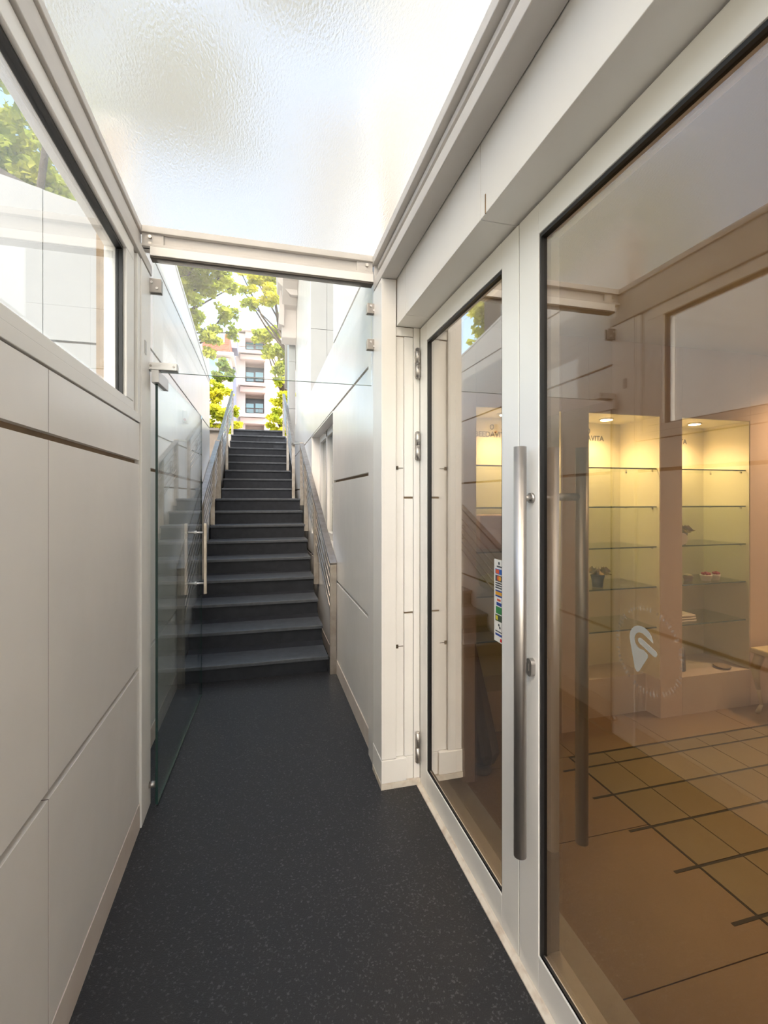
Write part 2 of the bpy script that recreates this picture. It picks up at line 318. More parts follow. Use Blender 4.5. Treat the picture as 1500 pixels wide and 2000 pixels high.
# frosted hook pin decal on the wide leaf
Yc, Zc = .826, 1.135
pn = E('pin_decal', (.80, Yc, Zc-.07), 'frosted map pin shaped decal on the wide door glass', 'decal')
def PZ(u, v): return (Yc-u, Zc+v)
out = []
for i in range(19):                                # outer arc, from right tip anticlockwise over the top to the left
    a = math.radians(5+i*10); out.append((.032*math.cos(a)-.004, .030*math.sin(a)+.008))
out += [(-.034, -.005), (-.021, -.058), (-.016, -.064), (-.010, -.062), (.014, -.024), (.014, -.018), (.004, -.012)]
inn = []
for i in range(21):
    a = math.radians(-70-i*11.5); inn.append((.018*math.cos(a)-.004, .018*math.sin(a)+.006))
pg = [PZ(*p) for p in out+inn]
h = nb(); vs = [h.verts.new((.7925, y, z)) for y, z in pg]; h.faces.new(vs); r = bmesh.ops.extrude_face_region(h, geom=h.faces[:]); bmesh.ops.translate(h, verts=[v for v in r['geom'] if isinstance(v, bmesh.types.BMVert)], vec=(-.0008, 0, 0)); bmesh.ops.triangulate(h, faces=h.faces[:])
O('pin_shape', h, 'frost_decal', pn)
h = nb(); pts = []
c0, c1 = (-.005, .006), (.032, -.010)
dxy = Vector((c1[0]-c0[0], c1[1]-c0[1])).normalized(); nn = Vector((-dxy.y, dxy.x))
for i in range(9):
    a = PI/2+PI*i/8; p = Vector(c0)+nn*(.0065*math.sin(a))+dxy*(.0065*math.cos(a)); pts.append(PZ(p.x, p.y))
for i in range(9):
    a = -PI/2+PI*i/8; p = Vector(c1)+nn*(.0065*math.sin(a))+dxy*(.0065*math.cos(a)); pts.append(PZ(p.x, p.y))
prism(h, pts, 'x', .7910, .7922); O('name_bar', h, 'frost_decal', pn)
ring = nb()
for i in range(60):
    a = 2*PI*i/60
    if i % 9 == 4: continue
    cy, cz = Yc-.012-.085*math.cos(a), Zc-.01+.088*math.sin(a)
    u = Vector((0, -math.sin(a)*.085, -math.cos(a)*.088)).normalized(); v = Vector((0, u.z, -u.y)); c = Vector((.7922, cy, cz))
    L = .0030+.0012*((i*7) % 3); q = [c+u*s*.0022+v*k*L for s, k in ((-1,-1),(1,-1),(1,1),(-1,1))]
    A = [ring.verts.new(p) for p in q]; ring.faces.new(A)
O('lettering_ring', ring, 'frost_faint', pn, kind='stuff')

# ================================================================== GLASS ROOF + END FRAME
r = nb(); box(r, -.60, .64, -2.3, 2.70, 2.735, 2.747)
gl = O('ceiling', r, ['glass_frosted', 'glass_clear'], kind='structure')
for p in gl.data.polygons: p.material_index = 0 if p.normal.z < -.5 else 1
eb = E('trim_7', (0, 2.43, 2.588), kind='structure')
e = nb(); box(e, -.543, .574, 2.405, 2.47, 2.702, 2.733); box(e, -.543, .574, 2.428, 2.47, 2.645, 2.702); box(e, -.543, .574, 2.398, 2.47, 2.632, 2.645)
O('channel_beam', e, 'beam', eb, bev=.002)
bx('head_rail', (-.505, .574, 2.392, 2.46, 2.588, 2.630), 'frame', eb, bev=.002)
bx('seal', (-.505, .574, 2.396, 2.45, 2.580, 2.588), 'joint', eb)
for x0, x1 in ((-.545, -.45), (.488, .574)):
    pl = bx('connection_plate', (x0, x1, 2.418, 2.428, 2.632, 2.702), 'beam', eb, bev=.001)
    for zz in (2.652, 2.684):
        h = nb(); tube(h, ((x0+x1)/2+(.012 if x0 > 0 else -.012), 2.418, zz), ((x0+x1)/2+(.012 if x0 > 0 else -.012), 2.408, zz), .0085, 6); O('bolt', h, 'steel', pl)
# transom pane and its clamps
tp = E('transom_pane', (0, 2.40, 2.045), 'clear frameless glass sheet fixed above the open glass door', 'glass pane')
bx('pane', (-.495, .566, 2.405, 2.415, 2.045, 2.582), 'glass_clear', tp)
bx('pane_edge', (-.495, .566, 2.4045, 2.4155, 2.0435, 2.0450), 'edge_pale', tp)
def clamp(x0, x1, z0, z1, inner):
    c = nb(); box(c, x0, x1, 2.393, 2.404, z0, z1); box(c, x0, x1, 2.416, 2.427, z0, z1)
    k = O('glass_clamp', c, 'steel_dark', tp, bev=.003)
    for u, v in ((.35, .7), (.7, .3)):
        h = nb(); tube(h, (x0+(x1-x0)*u, 2.393, z0+(z1-z0)*v), (x0+(x1-x0)*u, 2.388, z0+(z1-z0)*v), .006, 12); O('screw', h, 'alu', k)
clamp(-.520, -.455, 2.415, 2.482, 1); clamp(.540, .592, 2.422, 2.476, 0); clamp(.540, .592, 2.232, 2.288, 0)
# ------------------------------------------------------------------ open glass door
gd = E('door_3', (-.475, 2.39, .008), kind='structure')
P0 = Vector((-.475, 2.39, 0)); P1 = Vector((-.423, 3.63, 0)); dd = (P1-P0).normalized(); nn = Vector((dd.y, -dd.x, 0))
def obox(bm, s0, s1, t0, t1, z0, z1):              # along the door, across it, up
    q = [P0+dd*s+nn*t for s, t in ((s0,t0),(s1,t0),(s1,t1),(s0,t1))]
    vs = [bm.verts.new((p.x, p.y, z)) for z in (z0, z1) for p in q]
    for f in ((0,3,2,1),(4,5,6,7),(0,1,5,4),(1,2,6,5),(2,3,7,6),(3,0,4,7)): bm.faces.new([vs[i] for i in f])
    bmesh.ops.recalc_face_normals(bm, faces=bm.faces); return bm
LD = (P1-P0).length
O('pane', obox(nb(), .002, LD-.001, -.005, .005, .012, 2.045), 'glass_swing', gd)
e = nb(); obox(e, -.001, .0015, -.0055, .0055, .010, 2.047); obox(e, LD-.001, LD+.0005, -.005, .005, .010, 2.047)
O('pane_edge', e, 'glass_edge', gd)
O('pane_edge', obox(nb(), 0, LD, -.005, .005, .008, .012), 'shelf_edge', gd)
k = O('patch_fitting', obox(nb(), -.03, .16, -.016, .016, 1.985, 2.043), 'alu', gd, bev=.002)
h = nb(); tube(h, P0+dd*.02+Vector((0,0,2.04)), P0+dd*.02+Vector((0,0,2.075)), .012); O('pivot', h, 'steel_dark', k)
h = nb(); tube(h, P0+Vector((-.034,0,.105)), P0+Vector((-.006,0,.105)), .014); O('pivot', h, 'steel', gd)
h = nb(); c = P0+dd*.99+nn*.066; box(h, c.x-.010, c.x+.010, c.y-.010, c.y+.010, .795, 1.276); hh = O('door_handle', h, 'steel_rail', gd, label='square steel pull bar', bev=.002)
for zz in (1.213, .868):
    h = nb(); c = P0+dd*.99; tube(h, c+nn*.066+Vector((0,0,zz)), c-nn*.05+Vector((0,0,zz)), .0065); tube(h, c+nn*.012+Vector((0,0,zz)), c-nn*.012+Vector((0,0,zz)), .013); O('standoff', h, 'alu', hh)
# transom patch on the left
h = nb(); box(h, -.515, -.385, 2.385, 2.433, 2.05, 2.085); kk = O('pivot_bracket', h, 'alu', tp, bev=.003)
for x in (-.50, -.40):
    h = nb(); tube(h, (x, 2.385, 2.068), (x, 2.381, 2.068), .005, 10); O('screw', h, 'steel_dark', kk)
bx('strike_plate', (-.509, -.505, 2.30, 2.33, 2.10, 2.16), 'steel_dark', cp)

# ================================================================== STAIRS
zt = [.13+.1635*k for k in range(18)]
yt = [3.87+.356*k for k in range(9)]+[7.73+.33*k for k in range(9)]
stc = E('staircase', (-.02, 3.87, 0), 'long flight of dark stone steps climbing to the street', 'stairs')
for k in range(18):
    x0, x1 = (-.60, .541) if k < 9 else (-.602, .505)
    zb = zt[k-1] if k else 0
    d = (yt[k+1] if k < 17 else 11.2)
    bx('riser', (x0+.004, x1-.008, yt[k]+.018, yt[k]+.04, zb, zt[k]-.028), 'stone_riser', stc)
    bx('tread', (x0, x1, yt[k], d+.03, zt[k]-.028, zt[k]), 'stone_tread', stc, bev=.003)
# side stringers
sg = nb(); prism(sg, [(3.89, 0), (6.80, 1.30), (7.70, 1.40), (10.4, 2.75), (11.2, 2.75), (11.2, -.1), (3.89, -.1)], 'x', -.595, .54); O('trim_8', sg, 'stone_riser', kind='structure')
# ------------------------------------------------------------------ handrails
def handrail(name, xs, xu, label, group):
    r = E(name, (xs, 3.85, 0), label, 'handrail', group)
    s = 1 if xs > 0 else -1
    def z1(y): return .915+.4306*(y-3.82)
    def z2(y): return 2.27+.435*(y-7.06)
    O('rail_bar', beam(nb(), (xs, 3.80, z1(3.80)), (xs, 6.92, z1(6.92)), .058, .020), 'steel_rail', r, bev=.002)
    O('rail_bar', beam(nb(), (xu, 7.02, z2(7.02)), (xu, 10.35, z2(10.35)), .050, .020), 'steel_rail', r, bev=.002)
    O('rail_bar', beam(nb(), (xs, 6.90, z1(6.92)), (xu, 7.04, z2(7.02)), .05, .020), 'steel_rail', r)
    for y in (3.815, 5.04, 6.20, 6.88):
        zb = .0 if y < 4 else zt[min(8, max(0, int((y-3.87)/.356)))]-(.10 if xs > 0 else -.001)
        bx('post', (xs-.027, xs+.027, y-.012, y+.012, zb if y < 4 else zb, z1(y)-.008), 'steel_rail', r, bev=.001)
    for y in (7.15, 8.7, 10.32):
        k = 9+max(0, min(8, int((y-7.73)/.33))); bx('post', (xu-.022, xu+.022, y-.012, y+.012, zt[k if y > 7.73 else 8]+.001, z2(y)-.008), 'steel_rail', r)
    for (ya, yb) in ((3.83, 5.03), (5.05, 6.19), (6.21, 6.87)):
        for j in range(5):
            o1 = .14+.085*j; h = nb(); tube(h, (xs, ya, z1(ya)-o1), (xs, yb, z1(yb)-o1), .0075, 8); O('rod', h, 'steel_rail', r)
        # scroll
        ym = yb-.20; h = nb(); pts = []
        for i in range(22):
            a = i*.42; rr = .012+.0035*i; pts.append((xs+.012*s, ym+rr*math.cos(a), z1(ym)-.30+rr*math.sin(a)*1.2))
        path(h, pts, .006, 6); O('scroll', h, 'steel_rail', r)
    for (ya, yb) in ((7.17, 8.69), (8.71, 10.3)):
        for j in range(5):
            o1 = .14+.085*j; h = nb(); tube(h, (xu, ya, z2(ya)-o1), (xu, yb, z2(yb)-o1), .0075, 8); O('rod', h, 'steel_rail', r)
        for q in (.35, .75):
            ym = ya+(yb-ya)*q; h = nb(); pts = []
            for i in range(22):
                a = i*.42; rr = .012+.0035*i; pts.append((xu+.012*s, ym+rr*math.cos(a), z2(ym)-.30+rr*math.sin(a)*1.2))
            path(h, pts, .006, 6); O('scroll', h, 'steel_rail', r)
    return r
handrail('handrail', .572, .470, 'brushed steel railing along the right side of the stairs', 'stair railings')
handrail('handrail', -.588, -.588, 'brushed steel railing on the left, behind the open glass door', 'stair railings')
for zz in (.10, .20, .30):
    bx('wall_fixing', (.597, .604, 3.93, 3.97, zz, zz+.05), 'grime', rt)

# ================================================================== RIGHT WALL BEYOND THE FRAME
XW = .603
wr = E('wall_right', (XW, 6, 0), kind='structure')
b_ = nb(); box(b_, XW+.025, .95, 2.42, 4.02, 0, 3.85); box(b_, XW+.025, .95, 4.02, 5.80, 0, 1.0); box(b_, XW+.025, .95, 4.02, 5.80, 2.205, 2.77); box(b_, XW+.025, .95, 5.80, 10.4, 0, 2.77); box(b_, .93, .95, 4.02, 5.8, 1.0, 2.205)
O('backing', b_, 'groove', wr)
bx('end_trim', (XW-.018, XW+.05, 2.422, 2.565, 0, 3.85), 'panel', wr, bev=.002)
jr = [2.568, 4.018, 5.80, 7.60, 10.4]
rows = ((.115, .748), (.768, 1.577), (1.597, 2.198), (2.216, 2.768), (2.790, 3.85))
for ri, (z0, z1) in enumerate(rows):
    for a, b in zip(jr, jr[1:]):
        if ri == 4 and a > 3.9: continue
        if a > 3.9 and a < 5 and ri in (1, 2):
            if ri == 1: bx('panel', (XW, XW+.025, a+.0012, b-.0012, z0, .998), 'panel', wr, bev=.0015)
            continue
        bx('panel', (XW, XW+.025, a+.0012, b-.0012, z0, z1), 'panel', wr, bev=.0015)
bx('ledge', (XW+.002, 1.6, 3.99, 10.4, 2.770, 2.782), 'panel', wr)
bx('baseboard_right', (XW-.004, XW+.03, 2.568, 10.4, 0, .113), 'skirting', kind='structure')
# recessed side window
w2 = E('window_2', (.75, 4.9, 1.0), kind='structure')
q = nb(); box(q, XW, .80, 4.022, 4.03, 1.0, 2.205); box(q, XW, .80, 5.79, 5.80, 1.0, 2.205); box(q, XW, .80, 4.03, 5.79, 2.195, 2.205); box(q, XW, .80, 4.03, 5.79, 1.0, 1.012)
O('reveal', q, 'panel', w2)
q = nb()
for a, b in ((4.03, 4.10), (4.40, 4.48), (4.62, 4.70), (5.10, 5.18), (5.70, 5.79)): box(q, .70, .76, a, b, 1.012, 2.195)
box(q, .70, .76, 4.10, 5.70, 2.12, 2.195); box(q, .70, .76, 4.10, 5.70, 1.012, 1.08)
O('window_frame', q, 'frame', w2, bev=.003)
for a, b in ((4.10, 4.40), (4.48, 4.62), (4.70, 5.10), (5.18, 5.70)):
    bx('pane', (.728, .734, a, b, 1.08, 2.12), 'glass_window', w2)
bx('blind', (.80, .81, 4.04, 5.78, 1.02, 2.19), 'window_dark', w2)

# ================================================================== LEFT WALL BEYOND THE FRAME
XB = -.62
wb = E('wall_back_left', (XB, 4.2, 0), kind='structure'); wb.name = 'wall_far'; WL['wall_far'] = Vector((XB, 4.2, 0))
YE = 6.16
q = nb(); prism(q, [(2.42, 0), (YE-.01, 0), (YE-.01, 2.88), (3.67, 3.16), (2.42, 3.30)], 'x', XB-.117, XB-.022); O('backing', q, 'groove', wb)
def lp(z0, z1, a=2.45, b=YE): bx('panel', (XB-.022, XB, a, b, z0, z1), 'panel', wb, bev=.0015)
for a, b in ((2.45, 3.83), (3.8325, YE)):
    lp(.115, .58, a, b); lp(.60, 1.603, a, b); lp(1.623, 2.306, a, b); lp(2.320, 2.868, a, b)
q = nb(); prism(q, [(2.45, 2.880), (YE-.02, 2.880), (YE, 2.905), (3.67, 3.19), (2.45, 3.33)], 'x', XB-.022, XB); O('panel', q, 'panel', wb)
q = nb(); prism(q, [(2.42, 3.331), (3.67, 3.191), (YE, 2.906), (YE, 2.93), (3.67, 3.215), (2.42, 3.355)], 'x', XB-.125, XB+.005); O('capping', q, 'frame', wb)
bx('trim_9', (XB-.022, XB+.003, 2.45, 3.87, 0, .113), 'skirting', kind='structure')
# small sensor box on the left wall
se = E('alarm_box', (XB+.02, 4.2, 1.95), 'small white wall box with red indicator above the left railing', 'alarm')
c = B(381, 818, 4.2)
bx('housing', (XB, XB+.035, 4.08, 4.20, c.z-.05, c.z+.05), 'alu', se, bev=.006)
h = nb(); tube(h, (XB+.02, 4.08, c.z-.03), (XB+.02, 4.06, c.z-.03), .010); O('indicator', h, 'berry', se)

# low beige wall with planting left of the upper flight
bx('wall_planter', (-3.2, -.64, 7.75, 11.2, -.1, 2.50), 'stone_beige', kind='structure')
bx('trim_10', (-3.2, -.635, 7.70, 8.0, 2.50, 2.54), 'pavement', kind='structure')
bx('trim_11', (-3.2, -.63, 6.2, 7.75, -.1, 1.43), 'stone_riser', kind='structure')
# light well wall seen through the left window
wv = E('wall_well', (-2.4, 4.6, 0), kind='structure')
q = nb(); prism(q, [(-5, -.1), (-.90, -.1), (-.90, 3.82), (-1.38, 3.88), (-1.9, 4.08), (-2.1, 4.18), (-5, 4.7)], 'y', 4.52, 4.9); O('backing', q, 'joint', wv)
def lw(x0, x1, za, zb, z0): 
    q = nb(); prism(q, [(x0, z0), (x1, z0), (x1, zb), (x0, za)], 'y', 4.50, 4.52); O('panel', q, 'panel_grey', wv)
lw(-1.765, -.90, 4.03, 3.82, 2.78); lw(-3.2, -1.771, 4.38, 4.035, 2.78); lw(-1.765, -.90, 2.76, 2.76, 1.2); lw(-3.2, -1.771, 2.76, 2.76, 1.2); lw(-1.765, -.90, 1.18, 1.18, 0); lw(-3.2, -1.771, 1.18, 1.18, 0); lw(-5, -3.206, 4.75, 4.39, 0)
bx('floor_well', (-5, -.62, -2.3, 4.5, -.1, .0), 'pavement', kind='structure')

# ================================================================== BUILDING ON THE RIGHT (above)
bw = E('side_building', (1.5, 6.5, 2.77), 'white panelled building with grey columns rising beside the stairs', 'building')
bx('upper_wall', (.70, 6.0, -7, 2.42, 2.75, 14.0), 'panel', bw); bx('upper_wall', (.96, 6.0, 2.42, 4.0, 2.62, 14.0), 'panel', bw)  # shop's upper wall, height and length stretched out of view to block the sun
mat('column_grey', (.40, .40, .395), .4, noise=(2, (.37, .37, .365), .4, .7))
for x0, x1 in ((.625, .833), (.837, 1.6)):
    for z0, z1 in ((2.785, 3.648), (3.654, 5.2), (5.206, 7.5)): bx('column_panel', (x0, x1, 6.10, 6.12, z0, z1), 'column_grey', bw)
for a, b in ((6.125, 7.4), (7.404, 8.75)):
    for z0, z1 in ((2.785, 3.648), (3.654, 5.2), (5.206, 7.5)): bx('side_panel', (.622, .64, a, b, z0, z1), 'panel', bw)
bx('core', (.642, 1.6, 6.125, 8.78, 2.785, 7.5), 'joint', bw)
for z0, z1 in ((2.5, 3.10), (3.105, 3.97), (3.975, 4.75), (4.755, 7.5)): bx('pier_panel', (.50, .62, 8.80, 9.4, z0, z1), 'column_grey', bw)
h = nb(); tube(h, (.505, 9.6, 3.65), (.505, 9.6, 5.9), .045, 16); O('downpipe', h, 'pipe', bw)
br = nb(); prism(br, [(8.6, 4.35), (8.7, 4.25), (8.8, 4.30), (8.8, 5.8), (8.0, 5.8), (8.0, 5.3), (8.2, 5.2), (8.4, 5.0), (8.5, 4.9), (8.6, 4.85)], 'x', .36, .62); O('cornice_bracket', br, 'facade_pale', bw, bev=.01)
br = nb(); prism(br, [(.30, 4.55), (.40, 4.52), (.40, 5.3), (.33, 5.3)], 'y', 8.5, 8.8); prism(br, [(.28, 5.2), (.5, 5.0), (.62, 5.0), (.62, 6.0), (.24, 6.0)], 'y', 8.3, 8.8); O('cornice_moulding', br, 'facade_pale', bw, bev=.01)
# passage end behind the camera left open to let in more daylight
bx('floor_back', (-5, .80, -7, -2.3, -.12, 0), 'pavement', kind='structure')

# ================================================================== THE SHOP INSIDE
bx('floor_inside', (.80, 5.2, -2.6, 3.2, -.12, -.004), 'grout', kind='structure'); fi = bpy.data.objects['floor_inside']
bx('door_sill', (.815, 1.004, -2.3, 2.26, -.004, .010), 'sill', fi, bev=.001)
# inlaid dark jointed square tiles
tm = None
Xs = [1.664+.2175*i for i in range(11)]; Ys = [2.252-.112]+[2.14-.2285*j for j in range(13)]
Ys = [2.245]+[2.14-.2285*j for j in range(12)]
bx('joint_strip', (1.545, 1.664+.2175*10, Ys[-1], 2.25, -.004, .0012), 'tape', fi, label='dark joints between the square tiles')
bpy.data.objects.remove(bpy.data.objects['joint_strip.001']) if 'joint_strip.001' in bpy.data.objects else None
bx('joint_bed', (1.66, 1.664+.2175*10, Ys[-1]-.01, 2.252, -.004, .0006), 'tape', fi, label='dark joints between the square tiles')
first = None
for i in range(10):
    for j in range(len(Ys)-1):
        x0, x1 = Xs[i]+.003, Xs[i+1]-.003; y1, y0 = Ys[j]-.0065, Ys[j+1]+.0065
        if j == 0 or first is None:
            t = bx('tile', (x0, x1, y0, y1, -.002, .0026), 'tile_inside', fi)
            if j == 1: first = t
        else:
            t = first.copy(); COL.objects.link(t); t.location = (x0-(Xs[0]+.003), (y0)-(Ys[2]+.0065), 0); t.name = 'tile'
for j in range(1, len(Ys)): bx('joint_tail', (1.545, 1.660, Ys[j]-.0065, Ys[j]+.0065, -.002, .0032), 'tape', fi)
# large beige tiles around
lx = [1.006, 1.654]; 
for a, b in zip([-2.6, -1.20, -.60, 0.0, .56, 1.125, 1.70], [-1.204, -.604, -.004, .556, 1.121, 1.696, 2.252]):
    bx('large_tile', (1.006, 1.656, a, b, -.004, .0020), 'tile_large', fi)
for i, (a, b) in enumerate([(1.006, 1.70), (1.704, 2.34), (2.344, 2.98), (2.984, 3.62), (3.624, 4.30)]):
    bx('large_tile', (a, b, 2.256, 2.62, -.004, .0020), 'tile_large', fi)
bx('large_tile', (3.845, 5.2, -2.6, 2.252, -.004, .0020), 'tile_large', fi); bx('large_tile', (1.66, 3.84, -2.6, Ys[-1]-.012, -.004, .0020), 'tile_large', fi)
# niche wall
YN, YBK = 2.49, 2.84
nw = E('wall_niche', (2.3, 2.6, 0), kind='structure')
piers = [(1.07, 1.21), (1.785, 1.98), (2.53, 2.706), (3.295, 5.2)]
for i, (a, b) in enumerate(piers): bx('pier', (a, b, YN, 3.05, 0.0, 2.45), 'plaster', nw, bev=.003)
nich = [(1.21, 1.785), (1.98, 2.53), (2.706, 3.295)]
for i, (a, b) in enumerate(nich):
    yf = 2.61 if i < 2 else YN
    bx('plinth', (a, b, yf, 3.05, 0, .255), 'plinth', nw, bev=.002)
    bx('header', (a, b, YN, 3.05, 1.985, 2.45), 'plaster', nw)
    bx('back_panel', (a, b, YBK, 3.05, .255, 1.985), 'niche', nw)
    l_ = nb(); box(l_, a, a+.004, YN+.004, YBK, .255, 1.985); box(l_, b-.004, b, YN+.004, YBK, .255, 1.985); box(l_, a+.004, b-.004, YN+.004, YBK, 1.981, 1.985); O('lining', l_, 'niche', nw)
    text_mesh('wall_lettering', 'BEEDAVITA', .050, 'print_dark', nw, ((a+b)/2, YBK-.001, 1.858), Matrix.Rotation(PI/2, 4, 'X'))
    h = nb(); cx = (a+b)/2
    for k in range(20):
        a0, a1 = 2*PI*k/20, 2*PI*(k+1)/20
        tube(h, (cx+.012*math.cos(a0), YBK-.001, 1.925+.016*math.sin(a0)), (cx+.012*math.cos(a1), YBK-.001, 1.925+.016*math.sin(a1)), .0028, 6)
    O('wall_emblem', h, 'print_dark', nw)
    # lamp in the niche ceiling
    dl = E('downlight', (cx, 2.64, 1.975), 'round warm downlight in the ceiling of the %s shelf niche' % ('left', 'middle', 'right')[i], 'ceiling light', 'niche downlights')
    h = nb(); lathe(h, (cx, 2.66, 1.9745), [(.034, 0), (.045, 0), (.045, .006), (.034, .006)]); O('trim_ring', h, 'alu', dl)
    h = nb(); lathe(h, (cx, 2.66, 1.9715), [(.036, 0), (.036, .0025)]); O('lens', h, 'lamp', dl)
    la = bpy.data.lights.new('bulb', 'SPOT'); la.energy = 12; la.color = (1, .74, .42); la.spot_size = math.radians(150); la.spot_blend = 1; la.shadow_soft_size = .03
    lo = bpy.data.objects.new('bulb', la); COL.objects.link(lo); lo.parent = dl; lo.location = (0, .02, -.02)
for i, (a, b) in enumerate(nich):
    for k, zz in enumerate((1.640, 1.389, 1.125, .861, .593)):
        s = E('glass_shelf', ((a+b)/2, 2.67, zz-.004), '%s clear glass shelf in the %s niche' % (('topmost', 'second from top', 'middle', 'fourth from top', 'lowest')[k], ('left', 'middle', 'right')[i]), 'shelf', 'glass shelves in the niches')
        bx('pane', (a+.006, b-.006, YN+.028, YBK-.002, zz-.004, zz+.004), 'glass_shelf', s)
        bx('front_edge', (a+.006, b-.006, YN+.025, YN+.028, zz-.004, zz+.004), 'shelf_edge', s)
        for xx in (a+.004, b-.012):
            for yy in (YN+.06, YBK-.06):
                h = nb(); tube(h, (xx, yy, zz-.010), (xx+.008, yy, zz-.010), .006, 8); O('shelf_peg', h, 'steel', s)
# mirrored lit edge strip at the left of the middle niche
bx('trim_12', (1.984, 1.990, YN+.02, YN+.05, .30, 1.72), 'strip_lamp', kind='structure')
# ceiling, far walls, inner jamb
bx('ceiling_inside', (.86, 5.2, -2.6, 3.05, 2.45, 2.62), 'ceiling_paint', kind='structure')
bx('wall_inside_right', (5.2, 5.3, -2.6, 3.05, 0, 2.45), 'plaster', kind='structure'); bx('wall_inside_front', (.80, 5.2, -2.75, -2.6, 0, 2.45), 'plaster', kind='structure')
bx('wall_jamb', (.852, .985, 2.262, 2.40, .012, 2.45), 'frame', kind='structure', bev=.002)
bx('wall_pier', (.985, 1.055, 2.18, 2.49, 0, 2.45), 'plaster', kind='structure', bev=.002)
bx('baseboard_jamb', (.852, .985, 2.252, 2.262, .012, .13), 'frame', kind='structure')
for i, (x, y, lb_) in enumerate(((3.75, 2.05, 'round warm ceiling downlight in front of the far plain wall'), (2.2, 1.0, 'round warm ceiling downlight above the dark jointed tiles'), (4.2, .4, 'round warm ceiling downlight deep inside the shop'))):
    dl = E('downlight', (x, y, 2.44), lb_, 'ceiling light', 'shop ceiling downlights')
    h = nb(); lathe(h, (x, y, 2.441), [(.045, 0), (.06, 0), (.06, .009), (.045, .009)]); O('trim_ring', h, 'alu', dl)
    h = nb(); lathe(h, (x, y, 2.437), [(.044, 0), (.044, .003)]); O('lens', h, 'lamp', dl)
    la = bpy.data.lights.new('bulb', 'SPOT'); la.energy = (52, 13, 30)[i]; la.color = (1, .70, .42); la.spot_size = math.radians(140); la.spot_blend = 1; la.shadow_soft_size = .05
    lo = bpy.data.objects.new('bulb', la); COL.objects.link(lo); lo.parent = dl; lo.location = (0, 0, -.02)
# things on the shelves
def plant(x, y, z, r, hgt, potm, label, seed, white=False):
    rnd = random.Random(seed); p = E('potted_plant', (x, y, z), label, 'plant')
    h = nb(); lathe(h, (x, y, z), [(r*.72, 0), (r*.80, hgt*.5), (r, hgt), (r*.9, hgt)], 20); O('pot', h, potm, p)
    h = nb(); lathe(h, (x, y, z+hgt-.008), [(r*.88, 0), (r*.5, .010)], 14); O('soil', h, 'bark', p)
    h = nb()
    for i in range(34):
        a = rnd.random()*2*PI; L = r*(.6+rnd.random()*1.5); up = .02+rnd.random()*.035; c = Vector((x, y, z+hgt)); d = Vector((math.cos(a), math.sin(a), 0)); sd = Vector((-d.y, d.x, 0))
        v = [h.verts.new(c+d*r*.2), h.verts.new(c+d*L*.6+sd*.011+Vector((0,0,up))), h.verts.new(c+d*L+Vector((0,0,up*.5))), h.verts.new(c+d*L*.6-sd*.011+Vector((0,0,up*1.1)))]
        h.faces.new((v[0], v[1], v[2])); h.faces.new((v[0], v[2], v[3]))
    O('foliage', h, 'leaf_dry', p, kind='stuff'); return p
plant(2.135, 2.60, .866, .044, .075, 'pot_dark', 'small plant in a dark square-sided pot on the middle niche shelf', 3)
pw = plant(2.80, 2.60, 1.130, .052, .075, 'pot_dark', 'plant in a grey pot with a white disc at the left of the right niche', 5)
h = nb(); tube(h, (2.775, 2.552, 1.17), (2.775, 2.546, 1.17), .040, 20); O('disc', h, 'white_ceramic', pw, label='pale round disc')
bk = E('basket', (2.90, 2.62, .866), 'small pale wicker basket left of the berry topped bowls', 'basket')
h = nb(); lathe(h, (2.90, 2.62, .866), [(.024, 0), (.032, .03), (.034, .034), (.028, .034)], 18); O('body', h, 'wicker', bk); h = nb(); lathe(h, (2.90, 2.62, .900), [(.028, 0), (.024, .010), (.008, .014)], 14); O('filling', h, 'leaf_dry', bk)
def bowl(x, r, label):
    c = E('fruit_bowl', (x, 2.60, .866), label, 'bowl', 'berry topped bowls')
    h = nb(); lathe(h, (x, 2.60, .866), [(r*.75, 0), (r, .035), (r, .040), (r*.85, .040)], 18); O('dish', h, 'white_ceramic', c)
    for k in range(7):
        a = k*2*PI/6; rr = 0 if k == 6 else r*.55; h = nb(); bmesh.ops.create_icosphere(h, subdivisions=2, radius=.010, matrix=Matrix.Translation((x+rr*math.cos(a), 2.60+rr*math.sin(a), .914+(.006 if k == 6 else 0)))); O('berry', h, 'berry', c)
bowl(3.035, .038, 'wider white bowl topped with red berries on the right niche shelf'); bowl(3.125, .027, 'smaller white bowl topped with red berries at the shelf end')
tw = E('folded_towel', (2.85, 2.62, .598), 'flat folded cream cloth on the lowest shelf of the right niche', 'towel')
for k in range(3): bx('fold', (2.72, 2.90-.004*k, 2.55, 2.72, .598+.017*k, .613+.017*k), 'paper', tw, bev=.006)
h = nb(); lathe(h, (2.80, 2.62, .256), [(.055, 0), (.05, .14), (.035, .16)], 20); O('vase', h, 'cloth_dark', label='dark cylindrical vase at the bottom of the right niche', cat='vase')
h = nb(); lathe(h, (3.13, 2.56, .256), [(.03, 0), (.055, .012), (.05, .018)], 24); O('dish', h, 'wicker', label='shallow dark dish on the plinth of the right niche', cat='dish')
nt_ = E('price_notice', (1.50, 2.56, 1.394), 'white printed notice standing on the left niche shelf', 'notice')
bx('card', (1.462, 1.528, 2.600, 2.603, 1.394, 1.560), 'paper', nt_)
for zz, a, b in ((1.545, 1.47, 1.487), (1.530, 1.47, 1.515), (1.518, 1.475, 1.485), (1.505, 1.47, 1.520)): bx('print_line', (a, b, 2.599, 2.600, zz, zz+.003), 'print_dark', nt_)
mat('pink_card', (.50, .28, .24), .6); bx('display_box', (1.30, 1.70, 2.62, 2.80, 1.131, 1.34), 'pink_card', label='dusky pink display box on the left niche shelf', cat='box', bev=.004)
mat('lime_cloth', (.45, .46, .16), .7)
